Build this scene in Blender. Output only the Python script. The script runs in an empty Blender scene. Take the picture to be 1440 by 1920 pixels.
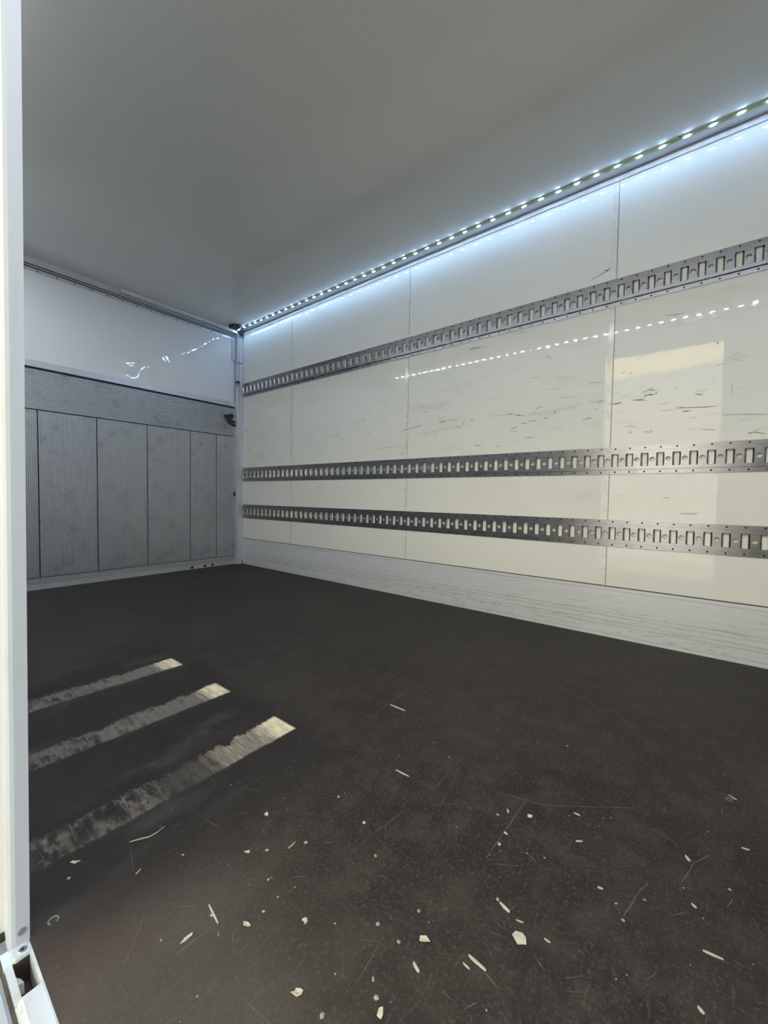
import bpy, bmesh, math, random
from mathutils import Matrix, Vector
from mathutils.geometry import tessellate_polygon

random.seed(7)
S = bpy.context.scene
COL = S.collection
D = 2.24                       # distance from the camera to the long wall (m)
EYE = 0.675                    # camera height above the cargo floor (m)
XR = -3.514                    # rear corner column face
XD = -3.557                    # rear door plane
XF = 2.30                      # front bulkhead
YN = 0.134                     # inner face of the wall with the side door
ZC = EYE + 0.691 * D           # ceiling


# ------------------------------------------------------------------ camera
def make_camera():
    f, yaw, pitch, roll = 758.82, 0.667833, 0.0385407, 0.0150685
    fwd = Vector((-math.sin(yaw) * math.cos(pitch), math.cos(yaw) * math.cos(pitch), -math.sin(pitch)))
    right = Vector((math.cos(yaw), math.sin(yaw), 0))
    up = right.cross(fwd)
    c, s = math.cos(roll), math.sin(roll)
    x = c * right + s * up
    y = -s * right + c * up
    z = -fwd
    cam = bpy.data.cameras.new('camera')
    cam.sensor_fit = 'HORIZONTAL'
    cam.sensor_width = 36
    cam.lens = 36 * f / 1440
    cam.clip_start = 0.02
    o = bpy.data.objects.new('camera', cam)
    o.matrix_world = Matrix(((x.x, y.x, z.x, 0), (x.y, y.y, z.y, 0), (x.z, y.z, z.z, EYE), (0, 0, 0, 1)))
    COL.objects.link(o)
    S.camera = o


make_camera()

# ------------------------------------------------------------------ sky, sun, exposure
SKY = (0.74, 0.88, 1.0)
SKY_STRENGTH = 1.15
SUN_STRENGTH = 27.0
LED_COOL, LED_NEUTRAL = (0.39, 0.62, 1.0), (0.84, 0.91, 1.0)
LED_FAR, LED_NEAR = 360.0, 1150.0   # emission of the strip on the long wall and of the one above the doorway
S.view_settings.view_transform = 'Standard'
S.view_settings.look = 'None'
S.view_settings.gamma = 1
S.view_settings.use_curve_mapping = False
S.view_settings.exposure = 0.0

w = bpy.data.worlds.new('sky')
w.use_nodes = True
w.node_tree.nodes['Background'].inputs[0].default_value = (*SKY, 1)
w.node_tree.nodes['Background'].inputs[1].default_value = SKY_STRENGTH
S.world = w
sun = bpy.data.lights.new('sun', 'SUN')
sun.energy = SUN_STRENGTH
sun.color = (1.0, 0.94, 0.82)
sun.angle = 0.01
so = bpy.data.objects.new('sun', sun)
so.rotation_euler = Vector((0.25, -1, -0.75)).to_track_quat('-Z', 'Y').to_euler()
COL.objects.link(so)


# ------------------------------------------------------------------ node helpers
class V:
    """a scalar socket with arithmetic"""
    def __init__(self, nt, s):
        self.nt, self.s = nt, s

    def op(self, kind, *others, clamp=False):
        n = self.nt.nodes.new('ShaderNodeMath')
        n.operation = kind
        n.use_clamp = clamp
        for i, a in enumerate((self,) + others):
            if isinstance(a, V):
                self.nt.links.new(a.s, n.inputs[i])
            else:
                n.inputs[i].default_value = a
        return V(self.nt, n.outputs[0])

    def __add__(self, o): return self.op('ADD', o)
    def __sub__(self, o): return self.op('SUBTRACT', o)
    def __mul__(self, o): return self.op('MULTIPLY', o)
    def __truediv__(self, o): return self.op('DIVIDE', o)

    def step(self, a, b):                       # smooth 0..1 from a to b
        n = self.nt.nodes.new('ShaderNodeMapRange')
        n.interpolation_type = 'SMOOTHSTEP'
        self.nt.links.new(self.s, n.inputs[0])
        lo, hi, t0, t1 = (a, b, 0, 1) if a < b else (b, a, 1, 0)
        for i, v in enumerate((lo, hi, t0, t1)):
            n.inputs[i + 1].default_value = v
        return V(self.nt, n.outputs[0])


class Mat:
    def __init__(self, name, color=(0.5, 0.5, 0.5), rough=0.5, metal=0.0, ior=1.5):
        m = self.m = bpy.data.materials.new(name)
        m.use_nodes = True
        self.nt = m.node_tree
        self.b = self.nt.nodes['Principled BSDF']
        self.b.inputs['Base Color'].default_value = (*color, 1)
        self.b.inputs['Roughness'].default_value = rough
        self.b.inputs['Metallic'].default_value = metal
        self.b.inputs['IOR'].default_value = ior
        self.c = None

    def coords(self, scale=(1, 1, 1), rot=(0, 0, 0)):
        t = self.nt.nodes.new('ShaderNodeTexCoord')
        mp = self.nt.nodes.new('ShaderNodeMapping')
        mp.inputs['Scale'].default_value = scale
        mp.inputs['Rotation'].default_value = rot
        self.nt.links.new(t.outputs['Object'], mp.inputs[0])
        return mp.outputs[0]

    def xyz(self):
        t = self.nt.nodes.new('ShaderNodeTexCoord')
        n = self.nt.nodes.new('ShaderNodeSeparateXYZ')
        self.nt.links.new(t.outputs['Object'], n.inputs[0])
        return [V(self.nt, n.outputs[i]) for i in range(3)]

    def noise(self, scale=5, detail=4, rough=0.55, stretch=(1, 1, 1), rot=(0, 0, 0)):
        n = self.nt.nodes.new('ShaderNodeTexNoise')
        n.inputs['Scale'].default_value = scale
        n.inputs['Detail'].default_value = detail
        n.inputs['Roughness'].default_value = rough
        self.nt.links.new(self.coords(stretch, rot), n.inputs['Vector'])
        return V(self.nt, n.outputs[0])

    def wave(self, scale, rot):
        n = self.nt.nodes.new('ShaderNodeTexWave')
        n.inputs['Scale'].default_value = scale
        self.nt.links.new(self.coords((1, 1, 1), rot), n.inputs['Vector'])
        return V(self.nt, n.outputs['Fac'] if 'Fac' in n.outputs else n.outputs[1])

    def mix(self, fac, a, b):
        n = self.nt.nodes.new('ShaderNodeMix')
        n.data_type = 'RGBA'
        if isinstance(fac, V):
            self.nt.links.new(fac.s, n.inputs[0])
        else:
            n.inputs[0].default_value = fac
        for i, v in ((6, a), (7, b)):
            if isinstance(v, tuple):
                n.inputs[i].default_value = (*v, 1)
            else:
                self.nt.links.new(v, n.inputs[i])
        return n.outputs[2]

    def color(self, sock):
        self.nt.links.new(sock, self.b.inputs['Base Color'])
        return self

    def rough(self, v):
        self.nt.links.new(v.s, self.b.inputs['Roughness'])
        return self

    def bump(self, v, strength=0.2, dist=0.002):
        n = self.nt.nodes.new('ShaderNodeBump')
        n.inputs['Strength'].default_value = strength
        n.inputs['Distance'].default_value = dist
        self.nt.links.new(v.s, n.inputs['Height'])
        prev = self.b.inputs['Normal']
        if prev.is_linked:
            self.nt.links.new(prev.links[0].from_socket, n.inputs['Normal'])
        self.nt.links.new(n.outputs[0], prev)
        return self


def mat_wall_paint():
    m = Mat('cream_wall_paint', rough=0.1, ior=1.48)
    big = m.noise(1.3, 3)
    dirt = m.noise(7, 6, 0.65, (0.5, 1, 1.8))
    x, y, z = m.xyz()
    band = z.step(0.45, 1.0) * z.step(1.75, 1.35)
    smear = dirt.step(0.54, 0.74) * (band * 0.55 + 0.12)
    c = m.mix(big.step(0.35, 0.65), (0.775, 0.768, 0.705), (0.80, 0.79, 0.725))
    c = m.mix(smear, c, (0.63, 0.62, 0.55))
    m.color(c)
    m.rough(dirt.step(0.50, 0.8) * 0.10 + 0.013)
    m.bump(m.noise(2.2, 2), 0.06, 0.006)
    m.bump(m.noise(17, 3) * x.step(-0.40, -0.30) * z.step(0.85, 1.0) * z.step(1.42, 1.3), 0.10, 0.002)
    m.bump(m.noise(24, 3) * x.step(-0.40, -0.30) * z.step(0.25, 0.3) * z.step(0.52, 0.45), 0.08, 0.002)
    return m.m


def mat_ceiling():
    m = Mat('ceiling_paint', rough=0.11)
    n = m.noise(420, 1)
    c = m.mix(m.noise(0.9, 2).step(0.3, 0.7), (0.735, 0.74, 0.715), (0.765, 0.765, 0.74))
    c = m.mix(n.step(0.4, 0.75) * 0.25, c, (0.9, 0.9, 0.88))
    m.color(c)
    m.bump(n, 0.06, 0.0002)
    return m.m


def mat_white_panel():
    m = Mat('white_flap_laminate', (0.74, 0.75, 0.76), 0.02)
    m.bump(m.noise(2.4, 2, 0.5, (1, 1.2, 1.6)), 0.8, 0.012)
    return m.m


def mat_alu(name, color, rough, grain=(1, 60, 60), metal=1.0, dirt=0.0):
    m = Mat(name, color, rough, metal)
    g = m.noise(18, 4, 0.6, grain)
    c = m.mix(g.step(0.3, 0.75), tuple(v * 0.86 for v in color), tuple(min(1, v * 1.06) for v in color))
    if dirt:
        d = m.noise(9, 6, 0.7)
        c = m.mix(d.step(0.5, 0.72) * dirt, c, tuple(v * 0.45 for v in color))
    m.color(c)
    m.rough(g * 0.16 + (rough - 0.08))
    m.bump(g, 0.12, 0.0006)
    return m.m


def mat_kick():
    m = Mat('brushed_kick_plate', (0.5, 0.5, 0.5), 0.38, 0.15)
    g = m.noise(14, 5, 0.65, (0.25, 1, 14))
    x, y, z = m.xyz()
    low = z.step(0.15, 0.06)
    d = m.noise(30, 5, 0.7, (0.3, 1, 2.0))
    c = m.mix(g.step(0.35, 0.7), (0.64, 0.65, 0.66), (0.70, 0.71, 0.715))
    c = m.mix(d.step(0.54, 0.68) * (low * 0.6 + 0.10), c, (0.30, 0.29, 0.265))
    m.color(c)
    m.bump(g, 0.15, 0.0008)
    return m.m


def mat_floor():
    m = Mat('worn_phenolic_floor', rough=0.6, ior=1.22)
    x, y, z = m.xyz()
    big = m.noise(2.2, 5, 0.6)
    mid = m.noise(14, 6, 0.7)
    fine = m.noise(150, 4, 0.75)
    streak = m.noise(9, 5, 0.65, (5, 1, 1), (0, 0, 0.5))
    c = m.mix(big.step(0.35, 0.68), (0.019, 0.0150, 0.0122), (0.031, 0.0250, 0.0200))
    c = m.mix(mid.step(0.42, 0.66) * 0.8, c, (0.045, 0.0375, 0.0305))
    c = m.mix(streak.step(0.52, 0.75) * 0.5, c, (0.020, 0.017, 0.0155))
    c = m.mix(fine.step(0.50, 0.66) * 0.6, c, (0.082, 0.070, 0.059))
    for rot_, st_ in ((0.9, 7), (-0.35, 6), (1.9, 7)):
        sc_ = m.noise(17, 4, 0.7, (st_, 1, 1), (0, 0, rot_)).step(0.60, 0.72)
        c = m.mix(sc_ * 0.45, c, (0.085, 0.073, 0.062))
    # reddish patches by the doorway
    pn = (m.noise(9, 4) - 0.5) * 0.15
    red = (x + pn).step(-0.80, -0.72) * (x + pn).step(-0.58, -0.67) * (y + pn).step(0.30, 0.20)
    red = red.op('MAXIMUM', x.step(0.05, 0.20) * y.step(0.95, 1.1) * y.step(1.5, 1.3) * 0.7)
    mesh = m.wave(120, (0, 0, 0.55)) * m.wave(120, (0, 0, -0.55))
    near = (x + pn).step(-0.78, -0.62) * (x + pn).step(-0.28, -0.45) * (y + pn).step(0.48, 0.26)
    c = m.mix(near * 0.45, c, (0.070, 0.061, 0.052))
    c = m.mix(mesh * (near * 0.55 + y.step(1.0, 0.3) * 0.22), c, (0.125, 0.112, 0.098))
    c = m.mix(red * 0.22, c, (0.085, 0.050, 0.042))
    # wiped, darker film around the worn bars
    wob = (m.noise(5, 4) - 0.5) * 0.16
    film = (x + wob).step(-2.05, -1.75) * (x + wob).step(-0.62, -0.84) * (y + wob).step(0.86, 0.72)
    c = m.mix(film * (big * 0.5 + 0.35), c, (0.0165, 0.0140, 0.0138))
    grey = m.noise(3.6, 4, 0.6, (2.2, 1, 1)).step(0.5, 0.7) * film
    c = m.mix(grey * 0.6, c, (0.058, 0.052, 0.048))
    # three worn bars: pale at their ends towards the wall, fading to the door
    jag = (m.noise(26, 4, 0.7) - 0.5) * 0.02
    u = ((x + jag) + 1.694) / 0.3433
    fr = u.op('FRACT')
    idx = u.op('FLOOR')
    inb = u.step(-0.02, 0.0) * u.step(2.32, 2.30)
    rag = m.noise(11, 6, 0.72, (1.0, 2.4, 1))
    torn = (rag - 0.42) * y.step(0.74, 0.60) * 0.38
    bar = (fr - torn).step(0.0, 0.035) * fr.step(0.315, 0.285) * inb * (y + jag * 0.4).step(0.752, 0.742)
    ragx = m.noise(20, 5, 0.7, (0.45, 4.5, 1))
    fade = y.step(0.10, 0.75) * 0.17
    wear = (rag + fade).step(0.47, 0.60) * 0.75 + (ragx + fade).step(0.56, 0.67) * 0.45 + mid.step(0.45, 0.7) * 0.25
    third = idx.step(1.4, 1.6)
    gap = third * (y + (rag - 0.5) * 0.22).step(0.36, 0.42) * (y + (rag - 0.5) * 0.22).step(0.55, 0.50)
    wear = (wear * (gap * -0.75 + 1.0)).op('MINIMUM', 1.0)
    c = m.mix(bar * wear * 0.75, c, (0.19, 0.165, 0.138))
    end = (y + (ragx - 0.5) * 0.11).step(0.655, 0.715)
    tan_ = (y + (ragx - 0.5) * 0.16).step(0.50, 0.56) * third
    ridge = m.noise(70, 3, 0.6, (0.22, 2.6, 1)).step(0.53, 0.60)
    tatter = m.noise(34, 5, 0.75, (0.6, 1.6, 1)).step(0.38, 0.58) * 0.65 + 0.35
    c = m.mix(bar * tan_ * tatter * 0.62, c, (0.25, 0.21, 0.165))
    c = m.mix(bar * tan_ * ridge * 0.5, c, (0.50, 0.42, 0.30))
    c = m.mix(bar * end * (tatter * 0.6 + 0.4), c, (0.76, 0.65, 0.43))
    m.color(c)
    m.rough(mid * 0.25 + 0.45)
    # woven anti-slip imprint
    m.bump(mesh, 0.25, 0.0008)
    m.bump(fine, 0.25, 0.0012)
    return m.m


def mat_plain(name, color, rough=0.5, metal=0.0, spots=0.0):
    m = Mat(name, color, rough, metal)
    n = m.noise(30, 5, 0.6)
    m.color(m.mix(n.step(0.35, 0.7), tuple(v * (0.9 - spots) for v in color), tuple(min(1, v * 1.05) for v in color)))
    return m.m


def mat_post():
    m = Mat('white_coated_post', (0.6, 0.63, 0.66), 0.45)
    d = m.noise(12, 6, 0.75, (1, 1, 0.35))
    c = m.mix(d.step(0.58, 0.78) * 0.5, (0.42, 0.465, 0.54), (0.30, 0.30, 0.30))
    m.color(c)
    return m.m


def mat_sill():
    m = Mat('dirty_white_sill', (0.6, 0.6, 0.58), 0.4)
    d = m.noise(22, 6, 0.75, (0.6, 1, 1))
    c = m.mix(d.step(0.5, 0.7) * 0.7, (0.52, 0.575, 0.645), (0.30, 0.265, 0.22))
    m.color(c)
    m.bump(d, 0.3, 0.001)
    return m.m


def mat_emit(name, color, power):
    m = Mat(name, (1, 1, 1), 0.4)
    m.b.inputs['Emission Color'].default_value = (*color, 1)
    m.b.inputs['Emission Strength'].default_value = power
    return m.m


M = dict(
    wall=mat_wall_paint(), ceil=mat_ceiling(), flap=mat_white_panel(), floor=mat_floor(), kick=mat_kick(),
    rail=mat_alu('worn_aluminium_rail', (0.32, 0.32, 0.335), 0.26, (0.6, 1, 40), 1.0, 0.4),
    rib=mat_alu('ribbed_aluminium', (0.54, 0.55, 0.57), 0.42, (60, 3, 3), 0.75, 0.5),
    sillbar=mat_alu('grooved_sill_aluminium', (0.62, 0.63, 0.64), 0.42, (60, 1, 60), 0.6, 0.25),
    frame=mat_alu('frame_aluminium', (0.66, 0.67, 0.72), 0.34, (30, 30, 0.6), 0.5, 0.1),
    profile=mat_alu('led_profile_aluminium', (0.62, 0.62, 0.66), 0.3, (0.5, 40, 40), 0.85, 0.1),
    plate=mat_plain('light_cover_plate', (0.60, 0.60, 0.58), 0.4),
    black=mat_plain('black_rubber', (0.018, 0.018, 0.022), 0.5),
    blackgloss=mat_plain('black_plastic', (0.014, 0.013, 0.022), 0.25),
    seal=mat_plain('grey_joint_sealant', (0.26, 0.26, 0.23), 0.5),
    dark=mat_plain('dark_rivet', (0.028, 0.028, 0.03), 0.45, 0.6),
    steel=mat_plain('zinc_screw', (0.42, 0.43, 0.48), 0.35, 0.9),
    post=mat_post(), sill=mat_sill(),
    grime=mat_plain('brown_grime', (0.25, 0.19, 0.125), 0.8, 0.0, 0.4),
    pocket_dark=mat_plain('dark_brown_pocket', (0.055, 0.036, 0.030), 0.7, 0.0, 0.4),  # dark brown colour for the pocket floor and end
    tape=mat_plain('silicone_led_tape', (0.40, 0.46, 0.22), 0.35),
    led=mat_emit('lit_led', LED_COOL, LED_FAR), led_strong=mat_emit('bright_lit_led', LED_NEUTRAL, LED_NEAR),
    strip=mat_plain('cream_joint_strip', (0.80, 0.79, 0.725), 0.12),
    trim=mat_plain('white_wall_trim', (0.76, 0.77, 0.77), 0.3),
    scuff=mat_plain('dark_scuff', (0.23, 0.21, 0.18), 0.7, 0.0, 0.4),
    greyscuff=mat_plain('grey_scuff', (0.55, 0.54, 0.47), 0.6, 0.0, 0.2),
    palescuff=mat_plain('pale_scrape', (0.82, 0.81, 0.74), 0.5),
    chip=mat_plain('cream_paint_chip', (0.54, 0.51, 0.39), 0.6, 0.0, 0.15),
    wood=mat_plain('pale_wood_splinter', (0.46, 0.425, 0.365), 0.7, 0.0, 0.15),
    crumb=mat_plain('grey_cream_crumb', (0.33, 0.31, 0.26), 0.7, 0.0, 0.2),
    pink=mat_plain('pinkish_chip', (0.58, 0.50, 0.42), 0.6, 0.0, 0.15),
    scratch=mat_plain('light_floor_scratch', (0.092, 0.081, 0.069), 0.7, 0.0, 0.35),
    asphalt=mat_plain('grey_yard', (0.27, 0.265, 0.25), 0.85, 0.0, 0.2),
    facade=mat_plain('yellow_cream_facade', (0.84, 0.73, 0.43), 0.8),
    plinth=mat_plain('grey_plinth', (0.34, 0.34, 0.32), 0.8),
)


# ------------------------------------------------------------------ mesh helpers
class MB:
    def __init__(self):
        self.v, self.f = [], []

    def add(self, vs, fs):
        o = len(self.v)
        self.v += [tuple(p) for p in vs]
        self.f += [tuple(o + i for i in f) for f in fs]
        return self

    def box(self, x0, x1, y0, y1, z0, z1):
        return self.add([(x, y, z) for x in (x0, x1) for y in (y0, y1) for z in (z0, z1)],
                        [(0, 1, 3, 2), (4, 6, 7, 5), (0, 4, 5, 1), (2, 3, 7, 6), (0, 2, 6, 4), (1, 5, 7, 3)])

    def prism(self, prof, axis, a, b):
        """extrude a closed 2-D profile along an axis; the profile gives the other two coordinates in order"""
        def put(p, t):
            q = list(p)
            q.insert(axis, t)
            return tuple(q)
        n = len(prof)
        vs = [put(p, a) for p in prof] + [put(p, b) for p in prof]
        fs = [(i, (i + 1) % n, n + (i + 1) % n, n + i) for i in range(n)]
        fs += [tuple(range(n))[::-1], tuple(range(n, 2 * n))]
        return self.add(vs, fs)

    def cyl(self, c, axis, r, h, n=12, r2=None):
        r2 = r if r2 is None else r2
        c, axis = Vector(c), Vector(axis).normalized()
        t = axis.orthogonal().normalized()
        b = axis.cross(t)
        vs = []
        for k, rr in ((0, r), (h, r2)):
            for i in range(n):
                a = 2 * math.pi * i / n
                vs.append(c + axis * k + t * (rr * math.cos(a)) + b * (rr * math.sin(a)))
        fs = [(i, (i + 1) % n, n + (i + 1) % n, n + i) for i in range(n)]
        fs += [tuple(range(n))[::-1], tuple(range(n, 2 * n))]
        return self.add(vs, fs)

    def tube(self, pts, r, n=8):
        pts = [Vector(p) for p in pts]
        vs, fs = [], []
        for i, p in enumerate(pts):
            d = (pts[min(i + 1, len(pts) - 1)] - pts[max(i - 1, 0)]).normalized()
            t = d.orthogonal().normalized()
            if i:
                t = (t0 - d * t0.dot(d)).normalized()
            t0 = t
            b = d.cross(t)
            vs += [p + (t * math.cos(a) + b * math.sin(a)) * r for a in [2 * math.pi * k / n for k in range(n)]]
        for i in range(len(pts) - 1):
            for k in range(n):
                fs.append((i * n + k, i * n + (k + 1) % n, (i + 1) * n + (k + 1) % n, (i + 1) * n + k))
        fs += [tuple(range(n))[::-1], tuple(range((len(pts) - 1) * n, len(pts) * n))]
        return self.add(vs, fs)

    def mesh(self, name, mat, smooth=False):
        me = bpy.data.meshes.new(name)
        me.from_pydata(self.v, [], self.f)
        bm = bmesh.new()
        bm.from_mesh(me)
        bmesh.ops.recalc_face_normals(bm, faces=bm.faces)
        bm.to_mesh(me)
        bm.free()
        me.materials.append(M[mat])
        if smooth:
            for p in me.polygons:
                p.use_smooth = True
        return me

    def obj(self, name, mat, parent=None, smooth=False, bevel=0.0, loc=None):
        o = bpy.data.objects.new(name, self.mesh(name, mat, smooth))
        COL.objects.link(o)
        if parent:
            o.parent = parent
        if loc:
            o.location = loc
        if bevel:
            md = o.modifiers.new('bevel', 'BEVEL')
            md.width = bevel
            md.segments = 2
            md.limit_method = 'ANGLE'
        return o


def place(mesh, name, parent, loc=(0, 0, 0)):
    o = bpy.data.objects.new(name, mesh)
    o.location = loc
    o.parent = parent
    COL.objects.link(o)
    return o


def tag(o, label, cat, group=None, kind=None):
    o['label'] = label
    o['category'] = cat
    if group:
        o['group'] = group
    if kind:
        o['kind'] = kind
    return o


def struct(o, label=None, cat=None):
    o['kind'] = 'structure'
    if label:
        o['label'] = label
        o['category'] = cat
    return o


def empty(name, loc=(0, 0, 0)):
    o = bpy.data.objects.new(name, None)
    o.location = loc
    o.empty_display_size = 0.1
    COL.objects.link(o)
    return o


# ------------------------------------------------------------------ outside the doorway
struct(MB().box(-30, 30, -9.6, -0.2, -1.25, -1.05).obj('ground', 'asphalt'),
       'grey paved yard outside the side doorway', 'yard')
fac = struct(MB().box(-30, 30, -9.9, -9.6, 4.35, 8.5).obj('building_facade', 'facade'),
             'sunlit yellow cream building front facing the side doorway', 'building')
MB().box(-30, 30, -9.9, -9.56, -1.25, 4.35).obj('plinth', 'plinth', fac)

# ------------------------------------------------------------------ shell
struct(MB().box(XD - 0.02, XF + 0.1, YN, D + 0.06, -0.04, 0).obj('floor', 'floor'),
       'dark worn anti-slip cargo floor with three pale worn bars', 'floor')
struct(MB().box(XD - 0.1, XF + 0.1, 0.06, D + 0.1, ZC, ZC + 0.06).obj('ceiling', 'ceil'),
       'plain grey white ceiling of the cargo box', 'ceiling')
struct(MB().box(XF, XF + 0.08, 0.06, D + 0.1, -0.04, ZC).obj('wall_front', 'wall'),
       'cream front bulkhead of the cargo box', 'wall')

# near wall with the side doorway
DX0, DX1, DZ = -0.774, 0.085, EYE + 0.592 * D
nw = MB()
nw.box(XD - 0.1, DX0 - 0.05, 0.10, YN, -0.04, ZC)
nw.box(DX1, XF + 0.1, 0.10, YN, -0.04, ZC)
nw.box(DX0 - 0.05, DX1, 0.10, YN, DZ, ZC)
struct(nw.obj('wall_left', 'wall'), 'cream side wall holding the open side doorway', 'wall')

# long wall: backing board and 1.2 m panels
KT = EYE - 0.1904 * D          # top of the kick plate
TL = EYE + 0.6777 * D          # lower edge of the top trim
wr = struct(MB().box(XR - 0.12, XF + 0.1, D + 0.0016, D + 0.1, -0.04, ZC).obj('wall_right', 'wall'),
            'long glossy cream panelled wall with three steel rails', 'wall')
seams = [XR, -1.243 * D, -0.7027 * D, -0.1632 * D, 0.3765 * D, 0.916 * D, XF]
for a, b in zip(seams, seams[1:]):
    ga, gb = (0.0016 if abs(v + 0.1632 * D) < 1e-6 else 0.0007 for v in (a, b))
    MB().box(a + ga, b - gb, D, D + 0.0015, KT + 0.0035, TL - 0.0035).obj('wall_panel', 'wall', wr, bevel=0.0004)
for s in seams[1:-1]:
    MB().box(s - 0.026, s - 0.003, D - 0.0007, D + 0.0005, KT + 0.004, TL - 0.004).obj('joint_strip', 'strip', wr)
    MB().box(s - 0.003, s - 0.0005, D - 0.0010, D + 0.0005, KT + 0.004, TL - 0.004).obj('joint_seal', 'seal' if abs(s + 0.1632 * D) < 1e-6 else 'greyscuff', wr)
struct(MB().box(XR, XF, D - 0.004, D + 0.014, TL, ZC).obj('trim_1', 'trim', bevel=0.0015),
       'narrow white trim along the top of the long wall', 'trim')

# kick plate, grooved
kp = [(D + 0.012, 0.0), (D - 0.006, 0.0)]
z = 0.008
for zg in (0.018, 0.062, 0.080, 0.104, 0.122, 0.232):
    kp += [(D - 0.006, zg - 0.0011), (D - 0.0028, zg - 0.0009), (D - 0.0028, zg + 0.0009), (D - 0.006, zg + 0.0011)]
kp += [(D - 0.006, KT - 0.002), (D - 0.004, KT), (D + 0.012, KT)]
struct(MB().prism(kp, 0, XR, XF).obj('baseboard_right', 'kick'), 'tall scuffed light grey metal kick plate along the wall foot', 'kick plate')

MB().box(XR, XF, D - 0.0055, D + 0.001, KT + 0.0002, KT + 0.0036).obj('dark_edge_strip', 'black', bpy.data.objects['baseboard_right'])  # black strip drawing the thin dark line above the kick plate

# ------------------------------------------------------------------ load rails
PITCH = 0.02698 * D
PH = 0.0086 * D
HAT = 0.012
FL = 0.0025
RH = 0.058 * D


def rail_cell():
    """one pitch of the rail in local (u along X, w towards the room, v up)"""
    mb = MB()
    u0, u1 = -0.0190, -0.0190 + PITCH
    v1, v2 = 0.021, RH - 0.021
    sc = RH / 2
    slot = [(-0.0140, sc - 0.0305), (0.0140, sc - 0.0305), (0.0152, sc - 0.024), (0.0160, sc), (0.0152, sc + 0.024),
            (0.0140, sc + 0.0305), (-0.0140, sc + 0.0305), (-0.0152, sc + 0.024), (-0.0160, sc), (-0.0152, sc - 0.024)]
    inner = [(-0.0095, sc - 0.0305), (0.0095, sc - 0.0305), (0.0098, sc - 0.022), (0.0098, sc), (0.0098, sc + 0.022),
             (0.0095, sc + 0.0305), (-0.0095, sc + 0.0305), (-0.0098, sc + 0.022), (-0.0098, sc), (-0.0098, sc - 0.022)]
    hc = PITCH / 2
    hole = [(hc + 0.0108 * math.cos(a), sc + 0.0108 * math.sin(a)) for a in [2 * math.pi * k / 14 for k in range(14)]]
    outer = [(u0, v1), (u1, v1), (u1, v2), (u0, v2)]

    def P(uv, h):
        return (uv[0], -h, uv[1])
    loops = [outer, slot, hole]
    pts = [p for lp in loops for p in lp]
    tris = tessellate_polygon([[Vector((p[0], p[1], 0)) for p in lp] for lp in loops])
    mb.add([P(p, HAT) for p in pts], tris)

    def ring(a, ha, b, hb):
        n = len(a)
        mb.add([P(p, ha) for p in a] + [P(p, hb) for p in b],
               [(i, (i + 1) % n, n + (i + 1) % n, n + i) for i in range(n)])
    ring(slot, HAT, inner, 0.0050)
    ring(inner, 0.0050, inner, 0.0040)
    ring(hole, HAT, [(hc + (p[0] - hc) * 0.9, sc + (p[1] - sc) * 0.9) for p in hole], 0.004)
    for lo, hi, vi in ((0.0, 0.0195, v1), (RH - 0.0195, RH, v2)):
        mb.add([P((u0, lo), FL), P((u1, lo), FL), P((u1, hi), FL), P((u0, hi), FL)], [(0, 1, 2, 3)])
        out = lo if lo == 0.0 else hi
        mb.add([P((u0, out), FL), P((u1, out), FL), P((u1, out), 0), P((u0, out), 0)], [(0, 1, 2, 3)])
        near = hi if lo == 0.0 else lo
        # small groove, then the side of the hat
        mb.add([P((u0, near), FL), P((u1, near), FL), P((u1, near), 0.0005), P((u0, near), 0.0005)], [(0, 1, 2, 3)])
        mb.add([P((u0, near), 0.0005), P((u1, near), 0.0005), P((u1, vi), 0.0005), P((u0, vi), 0.0005)], [(0, 1, 2, 3)])
        mb.add([P((u0, vi), 0.0005), P((u1, vi), 0.0005), P((u1, vi), HAT), P((u0, vi), HAT)], [(0, 1, 2, 3)])
    return mb


CELL = rail_cell()
N0 = int(math.ceil((XR + 0.024 - PH) / PITCH))
N1 = int((XF - 0.06 - PH) / PITCH)


def build_rail_mesh():
    mb = MB()
    for k in range(N0, N1 + 1):
        dx = PH + k * PITCH
        mb.add([(a + dx, b, c) for a, b, c in CELL.v], CELL.f)
    x0 = PH + N0 * PITCH - 0.019
    # short blank end by the corner column
    for v0, v1, h in ((0, 0.0195, FL), (0.021, RH - 0.021, HAT), (RH - 0.0195, RH, FL)):
        mb.box(XR + 0.004, x0, -h, 0, v0, v1)
    me = bpy.data.meshes.new('rail_body')
    me.from_pydata(mb.v, [], mb.f)
    bm = bmesh.new()
    bm.from_mesh(me)
    bmesh.ops.remove_doubles(bm, verts=bm.verts, dist=0.00005)
    bmesh.ops.recalc_face_normals(bm, faces=bm.faces)
    bm.to_mesh(me)
    bm.free()
    me.materials.append(M['rail'])
    return me


def build_rivet_mesh():
    mb = MB()
    for k in range(N0, N1 + 1):
        dx = PH + k * PITCH
        for v in (0.0095, RH - 0.0090):
            mb.cyl((dx + random.uniform(-0.0008, 0.0008), -FL, v), (0, -1, 0), 0.0042, 0.0012, 8, 0.0036)
    return mb.mesh('rivets', 'dark')


rail_me, rivet_me = build_rail_mesh(), build_rivet_mesh()
RAILS = []
for zb, label in ((0.4149, 'uppermost slotted aluminium load rail, high on the cream wall below the light strip'),
                  (0.0555, 'middle slotted aluminium load rail on the long cream wall'),
                  (-0.1017, 'lowest slotted aluminium load rail, just above the metal kick plate')):
    r = tag(empty('load_rail', (0, D - 0.0012, EYE + zb * D)), label, 'load rail', 'load rails on the long wall')
    place(rail_me, 'rail_body', r)
    rv = place(rivet_me, 'rivets', r)
    rv['kind'] = 'stuff'
    RAILS.append((EYE + zb * D, EYE + zb * D + RH))

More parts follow.
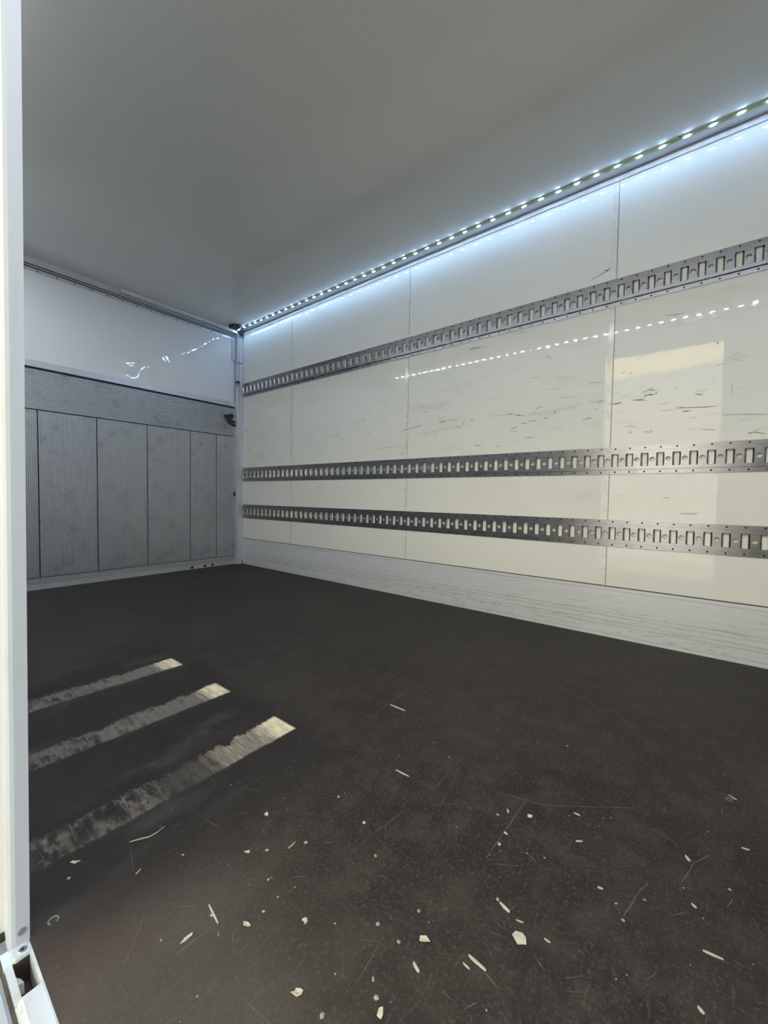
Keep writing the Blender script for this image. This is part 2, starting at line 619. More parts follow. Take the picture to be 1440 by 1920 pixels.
# ------------------------------------------------------------------ scuffs on the long wall (x, z -> x, z)
WS = [(-1.53, 1.134, -1.458, 1.143), (-1.608, 1.123, -1.57, 1.127), (-1.327, 1.151, -1.283, 1.151), (-1.27, 1.163, -1.241, 1.153), (-1.232, 1.149, -1.195, 1.148), (-1.226, 1.11, -1.171, 1.105), (-1.174, 1.105, -1.152, 1.149), (-1.128, 1.143, -1.085, 1.142), (-1.115, 1.137, -1.102, 1.13), (-0.831, 1.14, -0.813, 1.136), (-0.893, 1.15, -0.854, 1.149), (-0.747, 1.139, -0.733, 1.14), (-0.728, 1.163, -0.72, 1.16), (-0.871, 1.058, -0.83, 1.076), (-0.8, 1.085, -0.789, 1.087), (-0.771, 1.097, -0.714, 1.101), (-0.69, 1.106, -0.665, 1.107), (-0.783, 1.008, -0.729, 1.008), (-1.092, 0.988, -1.042, 0.983), (-0.953, 0.976, -0.931, 0.97), (-1.63, 0.968, -1.586, 0.974), (-1.126, 1.562, -1.096, 1.571), (-1.1, 1.56, -1.065, 1.557), (-0.639, 1.134, -0.622, 1.139), (-0.272, 1.145, -0.234, 1.147), (-0.237, 1.161, -0.2, 1.164), (-0.215, 1.183, -0.189, 1.181), (-0.22, 1.165, -0.2, 1.16), (-0.429, 1.152, -0.404, 1.163), (-0.361, 1.139, -0.327, 1.143), (-0.114, 1.089, 0.025, 1.08), (-0.089, 1.072, -0.058, 1.072), (-0.047, 1.143, -0.019, 1.136), (-0.291, 0.999, -0.279, 0.992), (0.133, 0.956, 0.151, 0.96), (0.151, 0.96, 0.185, 0.951), (-0.208, 0.997, -0.197, 0.994), (0.02, 1.353, 0.025, 1.341), (-3.107, 1.467, -3.031, 1.49), (-2.914, 1.257, -2.879, 1.209), (-1.931, 1.135, -1.903, 1.125), (-3.442, 1.101, -3.345, 1.123), (-1.602, 1.122, -1.471, 1.144), (-0.482, 1.763, -0.397, 1.789), (-0.424, 1.791, -0.397, 1.788), (-0.484, 1.081, -0.45, 1.081)]
WG = [(-1.873, 1.007, -1.659, 1.021), (-0.84, 1.588, -0.792, 1.587), (-1.474, 1.226, -1.397, 1.228), (-0.999, 1.243, -0.951, 1.253), (-0.943, 1.275, -0.916, 1.286), (-0.989, 1.174, -0.985, 1.149), (-0.972, 1.153, -0.916, 1.149), (-1.369, 1.087, -1.353, 1.048), (-0.689, 1.435, -0.654, 1.414), (-0.763, 1.335, -0.706, 1.323), (-0.663, 1.252, -0.606, 1.25), (-0.574, 1.159, -0.538, 1.145), (-0.473, 1.259, -0.406, 1.252), (0.048, 1.042, 0.182, 1.031), (-0.024, 0.989, 0.031, 0.979), (-0.17, 1.51, -0.094, 1.501), (-0.609, 1.204, -0.519, 1.195), (-0.448, 1.125, -0.428, 1.121), (-0.331, 1.283, -0.319, 1.285), (-0.294, 1.277, -0.285, 1.271), (0.075, 1.169, 0.078, 1.126), (-0.311, 1.027, -0.256, 1.021), (-3.106, 1.261, -3.03, 1.258), (-1.935, 1.343, -1.919, 1.267), (-1.958, 1.078, -1.93, 1.079), (-2.414, 1.129, -2.363, 1.133), (-0.152, 0.688, -0.119, 0.689), (-0.081, 0.618, -0.018, 0.62)]


def ragged(mb, x0, z0, x1, z1, wd, y, seg=5, flat=False):
    """a thin ragged stroke; in the wall plane (x, z), or on the floor (x, y) when flat"""
    dx, dz = x1 - x0, z1 - z0
    L = math.hypot(dx, dz) or 1e-6
    nx, nz = -dz / L, dx / L
    vs = []
    for i in range(seg + 1):
        t = i / seg
        wob = random.uniform(-0.35, 0.35) * wd
        hw = wd * (0.25 + math.sin(math.pi * (0.1 + 0.8 * t)) * random.uniform(0.35, 1.0)) * 0.5
        px, pz = x0 + dx * t + nx * wob, z0 + dz * t + nz * wob
        for sg in (-1, 1):
            a, b = px + nx * hw * sg, pz + nz * hw * sg
            vs.append((a, b, y) if flat else (a, y, b))
    mb.add(vs, [(2 * i, 2 * i + 1, 2 * i + 3, 2 * i + 2) for i in range(seg)])


def clear_of_rails(z, m=0.012):
    return all(not (a - m < z < b + m) for a, b in RAILS) and KT + 0.01 < z < TL - 0.03


YS = D - 0.0016
dk, gr, pl = MB(), MB(), MB()
for s in WS:
    ragged(dk, *s, 0.0030, YS)
    if random.random() < 0.6:
        ragged(dk, s[0] + random.uniform(-.03, .03), s[1] + random.uniform(-.012, .012), s[0] + random.uniform(0, .05), s[1] + random.uniform(-.012, .012), 0.0022, YS, 3)
for s in WG:
    ragged(gr, *s, 0.0032, YS)
for k in range(300):
    zz = random.gauss(1.10, 0.13) if random.random() < 0.6 else random.uniform(0.27, 1.9)
    xx = random.uniform(XR + 0.05, 0.5)
    if not clear_of_rails(zz):
        continue
    a = random.gauss(0.05, 0.25)
    L = random.uniform(0.006, 0.05)
    mb = random.choices((dk, gr, pl), (0.5, 5, 1.2))[0]
    ragged(mb, xx, zz, xx + L * math.cos(a), zz + L * math.sin(a), random.uniform(0.0010, 0.0022) * (0.6 if mb is dk else 1), YS, 3)
for s in ((-0.152, 0.685, -0.132, 0.684), (-0.082, 0.622, -0.018, 0.624), (-0.11, 0.63, -0.09, 0.632)):
    ragged(pl, *s, 0.004, YS)
for mb, mt, nm in ((dk, 'scuff', 'dark_scuff_marks'), (gr, 'greyscuff', 'grey_scuff_marks'), (pl, 'palescuff', 'pale_scrapes')):
    o = mb.obj(nm, mt, wr)
    o['kind'] = 'stuff'

mb = MB()
for k in range(260):
    x, zz = random.uniform(XR + 0.1, 0.7), min(0.225, abs(random.gauss(0.085, 0.05)) + 0.012)
    L = random.uniform(0.006, 0.04) if random.random() < 0.8 else random.uniform(0.05, 0.16)
    ragged(mb, x, zz, x + L, zz + random.gauss(0, 0.004), random.uniform(0.0012, 0.0034), D - 0.0064, 4)
mb.obj('scuff_marks', 'greyscuff', bpy.data.objects['baseboard_right'])['kind'] = 'stuff'
mb = MB()
for k in range(70):
    x, zz = random.gauss(-1.3, 0.55), abs(random.gauss(0.075, 0.03)) + 0.012
    L = random.uniform(0.004, 0.02)
    ragged(mb, x, zz, x + L, zz + random.gauss(0, 0.003), random.uniform(0.0012, 0.0030), D - 0.0066, 3)
mb.obj('dark_scuff_marks', 'scuff', bpy.data.objects['baseboard_right'])['kind'] = 'stuff'

# ------------------------------------------------------------------ light strips under the ceiling
def led_chip_mesh(mat, h, k=1.0):
    mb = MB()
    a, b, c, d, h = 0.0085, 0.0033, 0.0074, 0.0027, h
    a, b, c, d = a * k, b * k, c * k, d * k
    mb.add([(-a, -b, 0), (a, -b, 0), (a, b, 0), (-a, b, 0), (-c, -d, h), (c, -d, h), (c, d, h), (-c, d, h)],
           [(0, 1, 5, 4), (1, 2, 6, 5), (2, 3, 7, 6), (3, 0, 4, 7), (4, 5, 6, 7), (3, 2, 1, 0)])
    return mb.mesh('led', mat)


LED_ME = {1: led_chip_mesh('led', -0.0015), -1: led_chip_mesh('led_strong', -0.0008, 1.6)}


def light_strip(wall_y, sgn, x0, x1, label):
    """sgn +1: the strip hangs in the corner with the wall at wall_y on its far (+Y) side"""
    t = tag(empty('light_strip', ((x0 + x1) / 2, wall_y - sgn * 0.05, ZC)), label, 'light strip', 'light strips under the ceiling')
    cx, cy = (x0 + x1) / 2, wall_y - sgn * 0.05

    def Y(off):                       # offset from the wall towards the room -> local y
        return wall_y - sgn * off - cy
    prof = [(Y(0.082), 0.0), (Y(0.080), -0.0025), (Y(0.050), -0.0055), (Y(0.030), -0.0070), (Y(0.024), -0.0095),
            (Y(0.021), -0.0095), (Y(0.021), 0.0)]
    MB().prism(prof, 0, x0 - cx, x1 - cx).obj('mounting_profile', 'profile', t)
    tp = [(Y(0.0765), -0.0026), (Y(0.0765), -0.0052), (Y(0.0645), -0.0080), (Y(0.0635), -0.0036)]
    MB().prism(tp, 0, x0 - cx + 0.01, x1 - cx).obj('led_tape', 'tape', t)
    n = int((x1 - x0 - 0.03) / 0.0862)
    for k in range(n + 1):
        place(LED_ME[sgn], 'led', t, (x0 + 0.022 + k * 0.0862 - cx, Y(0.0706), -0.0068)).rotation_euler = (-sgn * math.radians(14 if sgn > 0 else -3), 0, 0)
    sc = MB()
    k = x0 + 0.35
    while k < x1:
        sc.cyl((k - cx, Y(0.079), -0.0022), (0, 0, -1), 0.003, 0.002, 8)
        k += 0.43
    sc.obj('profile_screws', 'dark', t)['kind'] = 'stuff'
    return t


light_strip(D, 1, XR + 0.02, XF - 0.05, 'lit white LED strip running along the top of the long cream wall')
light_strip(YN, -1, -1.433 * D, XF - 0.05, 'second lit LED strip, above the side doorway, seen only as dots mirrored in the wall')

# connector at the strip's rear end
cn = tag(empty('cable_connector', (XR + 0.075, 0.942 * D, ZC)), 'black cable connector tucked in the rear corner at the end of the light strip', 'connector')
MB().box(-0.042, 0.040, -0.040, 0.026, -0.026, -0.0005).obj('housing', 'blackgloss', cn, bevel=0.006)
MB().box(-0.030, 0.010, -0.040, -0.050, -0.020, -0.004).obj('plug', 'black', cn, bevel=0.003)
MB().tube([(0.038, -0.02, -0.012), (0.062, -0.012, -0.008), (0.070, 0.012, -0.007), (0.052, 0.034, -0.010), (0.020, 0.045, -0.012)], 0.005).obj('cable', 'blackgloss', cn, smooth=True)
MB().tube([(-0.03, 0.024, -0.014), (-0.045, 0.045, -0.020), (-0.050, 0.080, -0.030)], 0.0045).obj('cable', 'blackgloss', cn, smooth=True)
MB().cyl((-0.066, 0.987 * D - 0.942 * D, -0.030), (1, 0, 0), 0.018, 0.014, 14).obj('cable_gland', 'black', cn)

# ------------------------------------------------------------------ rear end
def rz(b):                       # height read on the plane of the column -> height on the door plane
    return EYE + b * 1.0124 * D


def ry(b):
    return b * 1.0124 * D


Y0R, Y1R = YN, ry(0.9690)
# board added behind the rear doors to keep light out of their gaps
struct(MB().box(XD - 0.10, XD - 0.05, YN - 0.03, D + 0.1, -0.04, ZC).obj('rear_light_block', 'black'), 'black board added behind the closed rear doors to stop light leaks', 'wall')

# corner column
col_prof = [(XR, D), (XR, D - 0.020), (XR - 0.002, D - 0.030), (XR, D - 0.040), (XR + 0.001, D - 0.058), (XR - 0.006, D - 0.062),
            (XR - 0.05, D - 0.062), (XR - 0.05, D)]
cc = struct(MB().prism(col_prof, 2, 0.0, EYE + 0.676 * D).obj('trim_2', 'frame'), 'pale aluminium corner column between the rear door and the long wall', 'column')
MB().box(XR - 0.002, XR + 0.003, D - 0.058, D - 0.018, EYE + 0.5545 * D, EYE + 0.5580 * D).obj('joint_clip', 'dark', cc)
MB().tube([(XR + 0.010, D - 0.062 + 0.014 * math.cos(a), EYE + 0.462 * D + 0.016 * math.sin(a)) for a in [2 * math.pi * k / 14 for k in range(15)]], 0.005).obj('ring', 'steel', cc, smooth=True)
MB().cyl((XR - 0.01, D - 0.060, EYE + 0.472 * D), (1, 0, 0), 0.017, 0.024, 12).obj('ring_boss', 'blackgloss', cc)
MB().box(XR - 0.0005, XR + 0.004, D - 0.016, D - 0.010, 0.002, 0.034).obj('foot_slot', 'black', cc)

# header above the flap
hd = struct(MB().prism([(XD + 0.002, EYE + 0.689 * D), (XD + 0.002, rz(0.664)), (XD - 0.03, rz(0.664)), (XD - 0.03, EYE + 0.691 * D), (XD + 0.004, EYE + 0.691 * D)], 1, Y0R, D - 0.03)
            .obj('trim_3', 'frame'), 'aluminium header beam over the white rear flap', 'header')
MB().prism([(XR + 0.001, EYE + 0.690 * D), (XR + 0.001, EYE + 0.6775 * D), (XR - 0.003, EYE + 0.6765 * D), (XD, EYE + 0.6765 * D), (XD, EYE + 0.6905 * D), (XR - 0.002, EYE + 0.6905 * D)], 1, 0.5376 * D, 0.9715 * D).obj('cover_plate', 'plate', hd)
MB().box(XD, XD + 0.006, 0.5376 * D, 0.970 * D, rz(0.6680), rz(0.6735)).obj('header_lip', 'frame', hd)

# white upper flap (door_1)
d1 = struct(MB().box(XD - 0.030, XD - 0.004, Y0R, Y1R - 0.022, rz(0.3860), rz(0.6460)).obj('door_1', 'flap'), 'glossy white upper rear flap mirroring the light strip', 'door')
MB().box(XD - 0.030, XD + 0.0015, Y0R, Y1R - 0.004, rz(0.3675), rz(0.3872)).obj('bottom_rail', 'frame', d1, bevel=0.002)
MB().box(XD - 0.030, XD - 0.001, Y0R, Y1R - 0.010, rz(0.6445), rz(0.6540)).obj('top_strip', 'sillbar', d1)
MB().prism([(XD + 0.002 + 0.005 * math.cos(a), rz(0.6585) + 0.0045 * math.sin(a)) for a in [2 * math.pi * k / 8 for k in range(8)]], 1, Y0R, Y1R - 0.006).obj('seal_bead', 'frame', d1)
MB().box(XD - 0.030, XD - 0.012, Y0R, Y1R, rz(0.6535), rz(0.6640)).obj('seal_gap', 'black', d1)
rv = MB()
k = 0.14
while k < 0.955:
    rv.cyl((XD - 0.001, ry(k), rz(0.6485)), (1, 0, 0), 0.0045, 0.002, 8)
    k += 0.0447
rv.obj('rivets', 'dark', d1)['kind'] = 'stuff'
MB().box(XD - 0.030, XD - 0.001, Y1R - 0.032, Y1R - 0.022, rz(0.3872), rz(0.6445)).obj('side_edge', 'plate', d1)
MB().box(XD - 0.03, XD - 0.014, Y1R - 0.022, D - 0.055, rz(0.36), rz(0.66)).obj('dark_edge_strip', 'black', d1)  # black strip put in for the shade in the gap between flap and column
MB().box(XD - 0.003, XD + 0.010, Y1R - 0.052, Y1R - 0.022, rz(0.560), rz(0.641)).obj('hinge_bracket', 'plate', d1, bevel=0.002)
hb = MB()
for k in range(6):
    hb.cyl((XD + 0.010, Y1R - 0.034, rz(0.572 + k * 0.012)), (1, 0, 0), 0.0035, 0.0015, 8)
hb.obj('bracket_holes', 'black', d1)['kind'] = 'stuff'
MB().tube([(XD + 0.006, Y1R - 0.008, rz(0.645)), (XD + 0.009, Y1R - 0.008, rz(0.55)), (XD + 0.012, Y1R - 0.004, rz(0.475))], 0.011, 10).obj('gas_strut', 'blackgloss', d1, smooth=True)

# ribbed tail lift platform (door_2)
d2 = struct(MB().box(XD - 0.045, XD - 0.016, Y0R, D - 0.055, 0.0, rz(0.3665)).obj('door_2', 'black'), 'ribbed grey aluminium tail lift platform folded up as lower rear door', 'door')
ZS = rz(-0.2612)
sb = [(XD - 0.020, 0.0), (XD + 0.002, 0.0)]
for k in range(4):
    z0 = 0.040 + k * 0.0105
    sb += [(XD + 0.002, z0), (XD - 0.006, z0 + 0.001), (XD - 0.006, z0 + 0.0035), (XD + 0.002, z0 + 0.0045)]
sb += [(XD + 0.002, ZS - 0.004), (XD - 0.020, ZS - 0.004)]
bar = MB().prism(sb, 1, Y0R, Y1R).obj('sill_bar', 'sillbar', d2)
for yb in (0.7758, 0.8279, 0.8595):
    MB().cyl((XD + 0.0015, ry(yb), rz(-0.2905)), (1, 0, 0), 0.0125, 0.002, 14).obj('bolt_hole', 'black', bar)
ZH = rz(0.2435)


def vertical_plank(w):
    n = max(3, round((w - 0.004) / 0.0104))
    p = (w - 0.004) / n
    prof = [(-0.014, 0.002)]
    for i in range(n):
        a = 0.002 + i * p
        prof += [(-0.001, a + p * 0.06), (0.0026, a + p * 0.26), (0.0026, a + p * 0.68), (-0.001, a + p * 0.88)]
    prof += [(-0.014, w - 0.002)]
    return MB().prism(prof, 2, 0.0, ZH - ZS - 0.006)


joints = [Y0R, ry(0.1593), ry(0.3128), ry(0.4631), ry(0.6165), ry(0.7706), ry(0.8783), Y1R]
for a, b in zip(joints, joints[1:]):
    vertical_plank(b - a).obj('ribbed_plank', 'rib', d2, loc=(XD - 0.002, a, ZS + 0.001))
hp = [(XD - 0.016, ZH)]
nh = 22
ph = (rz(0.3615) - ZH) / nh
for i in range(nh):
    a = ZH + i * ph
    hp += [(XD - 0.002, a + ph * 0.06), (XD + 0.0022, a + ph * 0.28), (XD + 0.0022, a + ph * 0.68), (XD - 0.002, a + ph * 0.90)]
hp += [(XD - 0.016, rz(0.3615))]
MB().prism(hp, 1, Y0R, Y1R).obj('ribbed_top_plate', 'rib', d2)
# dark curved grip near the corner
gy, gz = ry(0.9620), rz(0.3330)
grip = MB()
for r0, r1, h in ((0.098, 0.120, 0.016), (0.066, 0.086, 0.012)):
    vs, fs = [], []
    n = 12
    for i in range(n + 1):
        a = math.radians(186 + 82 * i / n)
        for rr in (r0, r1):
            for x in (0.0, h):
                vs.append((XD + x, gy + rr * math.cos(a) * 0.96, gz + rr * math.sin(a) * 0.90))
    for i in range(n):
        b = i * 4
        fs += [(b, b + 1, b + 5, b + 4), (b + 2, b + 6, b + 7, b + 3), (b + 1, b + 3, b + 7, b + 5), (b, b + 4, b + 6, b + 2)]
    fs += [(0, 2, 3, 1), (4 * n, 4 * n + 1, 4 * n + 3, 4 * n + 2)]
    grip.add(vs, fs)
go = grip.obj('curved_grip', 'black', d2)
go['label'] = 'black rubber curved grip with two ridges'
mb = MB()
pts = [(gy - 0.046 + 0.028 * math.cos(a) * (1 + 0.35 * (k % 2)), gz - 0.016 + 0.024 * math.sin(a)) for k, a in enumerate([2 * math.pi * k / 9 for k in range(9)])]
mb.prism([(XD, p[0], p[1])[1:] for p in pts], 0, XD, XD + 0.008).obj('grip_boss', 'dark', d2)
MB().prism([(D - 0.062, EYE + 0.030), (D - 0.085, EYE + 0.0), (D - 0.062, EYE - 0.022)], 0, XD - 0.002, XD + 0.008).obj('latch_wedge', 'black', d2)

# ------------------------------------------------------------------ side doorway: post and sill at the lower left
PX = DX0
lean = 0.0072


def post_at(z):
    dy = lean * z
    return [(PX, 0.1346 + dy), (PX, 0.1185 + dy), (PX - 0.0015, 0.1140 + dy), (PX - 0.006, 0.1110 + dy), (PX - 0.060, 0.1105 + dy), (PX - 0.060, 0.1346 + dy)]


mb = MB()
a, b = post_at(-0.004), post_at(DZ)
n = len(a)
mb.add([(p[0], p[1], -0.004) for p in a] + [(p[0], p[1], DZ) for p in b],
       [(i, (i + 1) % n, n + (i + 1) % n, n + i) for i in range(n)] + [tuple(range(n)), tuple(range(n, 2 * n))])
jp = struct(mb.obj('trim_4', 'post'), 'white coated doorway post at the left edge', 'door post')
sc = MB().cyl((PX - 0.001, 0.1255, 0.020), (1, 0, 0), 0.0048, 0.003, 14).obj('screw', 'steel', jp)
MB().cyl((PX - 0.03, 0.112, 0.004), (0, -1, 0), 0.006, 0.008, 10).obj('screw', 'dark', jp)
struct(MB().box(DX1, DX1 + 0.05, 0.098, YN, -0.03, DZ).obj('trim_5', 'post', bevel=0.004), 'white doorway post on the right, out of the picture', 'door post')

# sill: pocket, cap, block, outer rail
sl = MB()
sl.prism([(0.1035, -0.03), (0.1035, -0.010), (0.1110, -0.0008), (0.1318, 0.0), (0.1340, -0.0005), (0.1340, -0.03)], 0, -0.691, DX1)
sill = struct(sl.obj('trim_6', 'sill'), 'dirty white metal door sill along the floor edge', 'door sill')
MB().prism([(PX - 0.002, 0.1340), (-0.7545, 0.1340), (-0.7535, 0.1150), (-0.7560, 0.1118), (PX - 0.002, 0.1118)], 2, -0.006, 0.0005).obj('end_cap', 'sill', sill, bevel=0.001)
MB().cyl((-0.7630, 0.1240, 0.0), (0, 0, 1), 0.0062, 0.0016, 16, 0.0045).obj('screw', 'steel', sill)
MB().cyl((-0.7630, 0.1240, 0.0014), (0, 0, 1), 0.0024, 0.0006, 6).obj('screw_socket', 'dark', sill)
MB().box(PX, -0.690, 0.1095, 0.1340, -0.060, -0.045).obj('pocket_floor', 'pocket_dark', sill)
MB().box(-0.758, -0.690, 0.1305, 0.1340, -0.046, -0.001).obj('pocket_side', 'sill', sill)
MB().box(-0.758, -0.690, 0.1035, 0.1115, -0.046, -0.006).obj('pocket_side', 'sill', sill)
MB().box(-0.757, -0.7535, 0.112, 0.1305, -0.046, -0.006).obj('pocket_end', 'pocket_dark', sill)
MB().prism([(-0.742, 0.112), (-0.727, 0.112), (-0.724, 0.119), (-0.733, 0.117)], 2, -0.030, -0.014).obj('keeper_tongue', 'plate', sill)
MB().box(-0.80, DX1, 0.0985, 0.1035, -0.030, -0.015).obj('dirt_groove', 'grime', sill)
MB().prism([(0.040, -0.05), (0.040, -0.012), (0.060, -0.005), (0.0945, -0.005), (0.0985, -0.009), (0.0985, -0.05)], 0, -0.90, DX1).obj('outer_rail', 'post', sill)

# ------------------------------------------------------------------ floor: recessed screws, scratches
fl = bpy.data.objects['floor']
for x, y in ((-0.780, 0.164), (0.070, 1.191)):
    vs = MB()
    vs.tube([(x + 0.0065 * math.cos(a), y + 0.0065 * math.sin(a), 0.0004) for a in [math.radians(20 + 300 * k / 12) for k in range(13)]], 0.0011, 6)
    vs.obj('floor_screw_rim', 'scuff', fl)
    MB().cyl((x, y, 0), (0, 0, 1), 0.0055, 0.0005, 12).obj('floor_screw', 'black', fl)
FS = [(-0.007, 0.874, 0.011, 0.939), (0.011, 0.939, 0.033, 0.977), (-0.078, 0.742, -0.062, 0.81), (-0.062, 0.81, -0.052, 0.838), (-0.296, 0.7, -0.288, 0.899), (-0.353, 0.876, -0.248, 0.907), (-0.053, 0.984, -0.017, 0.967), (-0.466, 0.784, -0.466, 0.846), (-0.849, 0.293, -0.83, 0.32), (-0.83, 0.32, -0.833, 0.354), (-0.776, 0.92, -0.789, 1.168), (-0.494, 0.616, -0.48, 0.699), (-0.174, 0.594, -0.155, 0.583), (-0.233, 0.532, -0.197, 0.521), (-0.577, 0.335, -0.583, 0.263), (-0.252, 0.905, -0.095, 1.023)]
mb = MB()
for s in FS:
    ragged(mb, *s, 0.0022, 0.0003, 6, True)
for k in range(330):
    x, y = random.uniform(-1.2, 0.5), 0.2 + abs(random.gauss(0, 0.75))
    if y > 2.1 or (x < -0.88 and y < 0.8):
        continue
    a = random.choice((random.gauss(1.3, 0.4), random.gauss(0.1, 0.4), random.uniform(0, 3.14)))
    L = random.uniform(0.004, 0.03) if random.random() < 0.92 else random.uniform(0.04, 0.09)
    ragged(mb, x, y, x + L * math.cos(a), y + L * math.sin(a), random.uniform(0.0008, 0.0019), 0.0003, 4, True)
mb.obj('scratches', 'scratch', fl)['kind'] = 'stuff'


# ------------------------------------------------------------------ loose chips and splinters
random.seed(23)


def flake(x, y, L, label, mat='chip', group=None, name='paint_flake', cat='paint flake', aspect=0.6, n=7, rot=None, lo=0.38):
    mb = MB()
    r = random.uniform(0, 6.28) if rot is None else rot
    top, bot = [], []
    for k in range(n):
        a = 2 * math.pi * k / n + random.uniform(-0.25, 0.25)
        rr = L / 2 * random.uniform(lo, 1.2)
        px, py = rr * math.cos(a), rr * math.sin(a) * aspect
        c, s = math.cos(r), math.sin(r)
        q = (px * c - py * s, px * s + py * c)
        zz = random.uniform(0.0004, 0.0030) * min(1, L / 0.012)
        top.append((q[0], q[1], zz + 0.0007))
        bot.append((q[0], q[1], 0.0 if k % 2 else zz))
    mb.add(top + bot + [(0, 0, 0.0016), (0, 0, 0.0002)],
           [(k, (k + 1) % n, 2 * n) for k in range(n)] + [((k + 1) % n + n, k + n, 2 * n + 1) for k in range(n)]
           + [(k, k + n, (k + 1) % n + n, (k + 1) % n) for k in range(n)])
    return tag(mb.obj(name, mat, loc=(x, y, 0.0003)), label, cat, group)


def splinter(x0, y0, x1, y1, wd, label, group=None, bend=0.0):
    cx, cy = (x0 + x1) / 2, (y0 + y1) / 2
    dx, dy = x1 - x0, y1 - y0
    L = math.hypot(dx, dy)
    nx, ny = -dy / L, dx / L
    vs, fs = [], []
    n = 5
    for i in range(n + 1):
        t = i / n
        hw = wd * (0.22 + 0.78 * math.sin(math.pi * (0.12 + 0.76 * t))) * random.uniform(0.75, 1.1) / 2
        o = bend * math.sin(math.pi * t)
        px, py = dx * (t - 0.5) + nx * o, dy * (t - 0.5) + ny * o
        vs += [(px - nx * hw, py - ny * hw, 0.0), (px + nx * hw, py + ny * hw, 0.0), (px + nx * hw * 0.5, py + ny * hw * 0.5, wd * 0.45), (px - nx * hw * 0.5, py - ny * hw * 0.5, wd * 0.45)]
    for i in range(n):
        b = 4 * i
        fs += [(b + k, b + (k + 1) % 4, b + 4 + (k + 1) % 4, b + 4 + k) for k in range(4)]
    fs += [(0, 1, 2, 3), (4 * n + 3, 4 * n + 2, 4 * n + 1, 4 * n)]
    return tag(MB().add(vs, fs).obj('wood_splinter', 'wood', loc=(cx, cy, 0.0003)), label, 'splinter', group)


G1 = 'paint flakes on the floor'
flake(-0.198, 0.603, 0.021, 'largest cream paint flake, broad and five-sided, bottom right of centre on the dark floor', group=G1, aspect=0.95, n=6, lo=0.75)
flake(-0.310, 0.508, 0.019, 'arrow-shaped cream paint flake, second largest, bottom centre of the dark floor', group=G1, aspect=0.55, n=5, rot=0.4)
flake(-0.592, 0.283, 0.023, 'long bent cream paint flake near the bottom left, on the woven floor imprint', group=G1, aspect=0.4, rot=1.5)
flake(-0.409, 0.344, 0.017, 'pinkish paint flake close to the bottom edge, left of centre', 'pink', group=G1, aspect=0.5)
flake(-0.308, 0.398, 0.015, 'cream paint flake nearest the bottom edge of the picture, centre', group=G1, aspect=0.5)
flake(-0.699, 0.502, 0.015, 'yellowish paint flake lying near the tip of the nearest worn bar', group=G1, aspect=0.6)
flake(-0.265, 0.853, 0.014, 'small yellowish paint flake beside the crossed scratches, centre right', group=G1, aspect=0.65)
flake(-0.539, 0.351, 0.014, 'curled white paint flake right of the long bent flake, bottom left', group=G1, aspect=0.45)
flake(-0.874, 0.217, 0.018, 'pointed greenish cream flake on black floor just right of the doorway post', group=G1, aspect=0.35, rot=0.7)
flake(-0.471, 0.412, 0.011, 'round little cream flake below the floor middle, right of the curled flake', group=G1, aspect=0.8)
flake(-0.306, 0.834, 0.016, 'splintered white flake left of the crossed scratches', 'wood', group=G1, aspect=0.35, n=9)
flake(-0.526, 0.617, 0.010, 'small white flake on the floor midway between worn bar tip and crossed scratches', group=G1, aspect=0.7)
flake(-0.651, 0.426, 0.012, 'three-pointed pale flake left of the short white stick', group=G1, aspect=0.5, n=6)
flake(-0.289, 0.777, 0.010, 'crumbly white flake on the long diagonal scratch', group=G1, aspect=0.7, n=8)

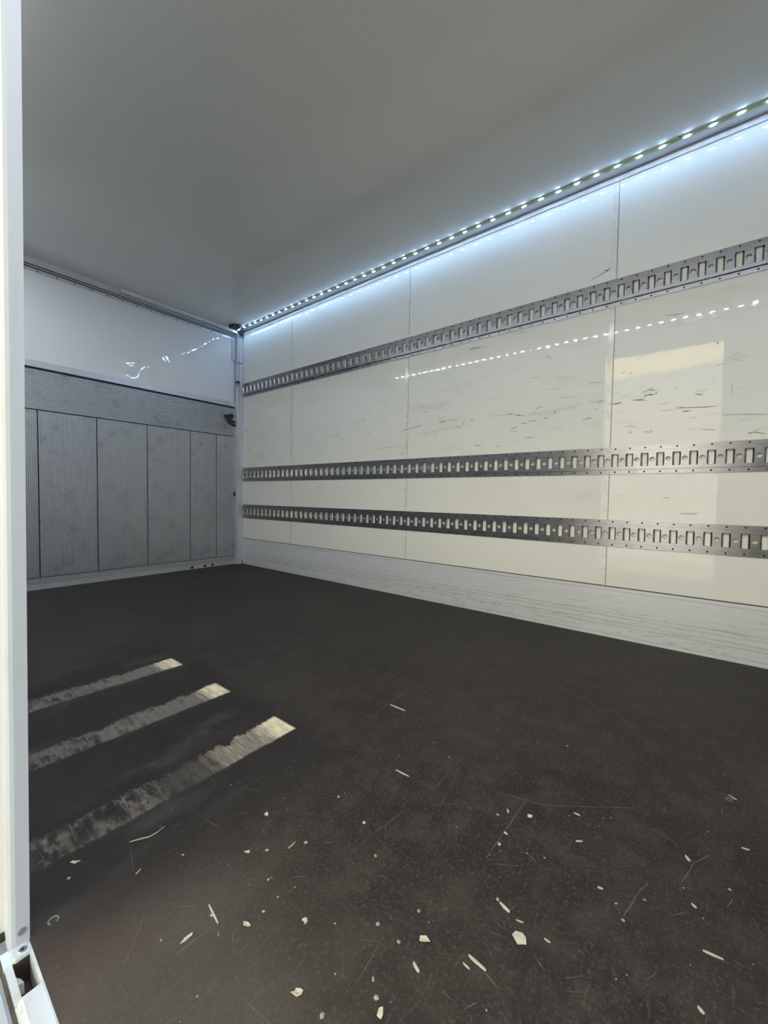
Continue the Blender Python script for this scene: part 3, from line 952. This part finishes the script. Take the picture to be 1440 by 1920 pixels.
G2 = 'wood splinters on the floor'
SP = [
    (-0.773, 1.029, -0.716, 1.029, 0.0052, 'long straight pale stick lying alone in the middle of the floor'),
    (-0.573, 0.789, -0.534, 0.790, 0.0040, 'thin splinter on the floor below the lone straight stick'),
    (-0.243, 0.636, -0.224, 0.631, 0.0055, 'broad white splinter just above the largest paint flake'),
    (-0.212, 0.626, -0.201, 0.629, 0.0026, 'tiny thin splinter directly above the largest paint flake'),
    (-0.248, 0.532, -0.220, 0.530, 0.0050, 'long ragged splinter below the largest paint flake'),
    (-0.250, 0.518, -0.239, 0.517, 0.0034, 'short splinter parallel to and left of the long ragged splinter'),
    (-0.306, 0.473, -0.293, 0.468, 0.0050, 'whitish splinter below the arrow-shaped flake'),
    (-0.614, 0.330, -0.575, 0.324, 0.0036, 'broken white splinter above the long bent flake'),
    (-0.765, 0.276, -0.769, 0.286, 0.0026, 'short white splinter right of the pointed flake, near the doorway post'),
    (-0.599, 0.480, -0.600, 0.498, 0.0026, 'bright short white stick right of the three-pointed flake'),
    (0.023, 0.760, 0.047, 0.764, 0.0042, 'long pale splinter in the lower right of the floor'),
    (0.018, 0.670, 0.025, 0.665, 0.0048, 'splinter closest to the bottom right corner of the picture'),
    (0.082, 1.038, 0.094, 1.041, 0.0036, 'small white splinter near the right edge, below the floor screw'),
    (0.069, 1.209, 0.083, 1.199, 0.0030, 'thin splinter lying just above the floor screw at right'),
    (-0.003, 0.945, 0.004, 0.936, 0.0060, 'crumbled splinter beside the curved scratch, right side'),
    (-0.121, 0.770, -0.113, 0.772, 0.0042, 'little white splinter left of the bent scratch, right of centre'),
    (-0.174, 0.848, -0.164, 0.856, 0.0040, 'bright little splinter right of the crossed scratches'),
    (0.008, 0.838, 0.015, 0.834, 0.0044, 'stubby splinter below the curved scratch, right side'),
    (-0.168, 0.626, -0.159, 0.626, 0.0034, 'short grey splinter to the right of the largest paint flake'),
    (-0.195, 0.923, -0.183, 0.924, 0.0038, 'pale splinter above and right of the crossed scratches'),
]
for s in SP:
    splinter(*s[:5], s[5], G2)
tag(MB().tube([(-0.846, 0.296, 0.001), (-0.838, 0.312, 0.001), (-0.830, 0.324, 0.001), (-0.829, 0.338, 0.001), (-0.833, 0.354, 0.001)], 0.0010, 6)
    .obj('thread', 'wood', smooth=True), 'curved white thread on the black floor below the nearest worn bar', 'thread')

CH = [(-0.584, 0.51), (-0.628, 0.452), (-0.46, 0.573), (-0.576, 0.418), (-0.619, 0.636), (-0.321, 0.814), (-0.289, 0.746), (-0.248, 0.639), (-0.536, 0.38), (-0.339, 0.421), (-0.322, 0.408), (-0.365, 0.349), (-0.38, 0.482), (-0.339, 0.482), (-0.341, 0.54), (-0.56, 0.316), (-0.74, 0.347), (-0.269, 1.167), (-0.733, 1.174), (-0.091, 0.758), (-0.077, 0.735), (-0.054, 0.796), (0.06, 0.912), (-0.595, 0.325), (-0.496, 0.917), (-0.847, 0.2)]
mb = MB()


def crumb(mb, x, y, L):
    n = 5
    a0 = random.uniform(0, 6.28)
    asp = random.uniform(0.35, 1)
    ring = []
    for k in range(n):
        a = 2 * math.pi * k / n
        px, py = L / 2 * math.cos(a) * random.uniform(0.6, 1.2), L / 2 * asp * math.sin(a)
        ring.append((x + px * math.cos(a0) - py * math.sin(a0), y + px * math.sin(a0) + py * math.cos(a0)))
    mb.add([(p[0], p[1], 0.0003) for p in ring] + [(x, y, 0.0003 + L * 0.25)], [(k, (k + 1) % n, n) for k in range(n)] + [tuple(range(n))[::-1]])


for x, y in CH:
    crumb(mb, x, y, random.uniform(0.006, 0.009))
for k in range(170):
    x, y = random.uniform(-1.1, 0.35), 0.2 + abs(random.gauss(0.25, 0.5))
    if y > 2.0 or (x < -0.9 and y < 0.8):
        continue
    crumb(mb, x, y, random.uniform(0.0015, 0.0045))
tag(mb.obj('paint_crumbs', 'crumb'), 'tiny pale paint crumbs scattered over the dark floor', 'crumbs', kind='stuff')
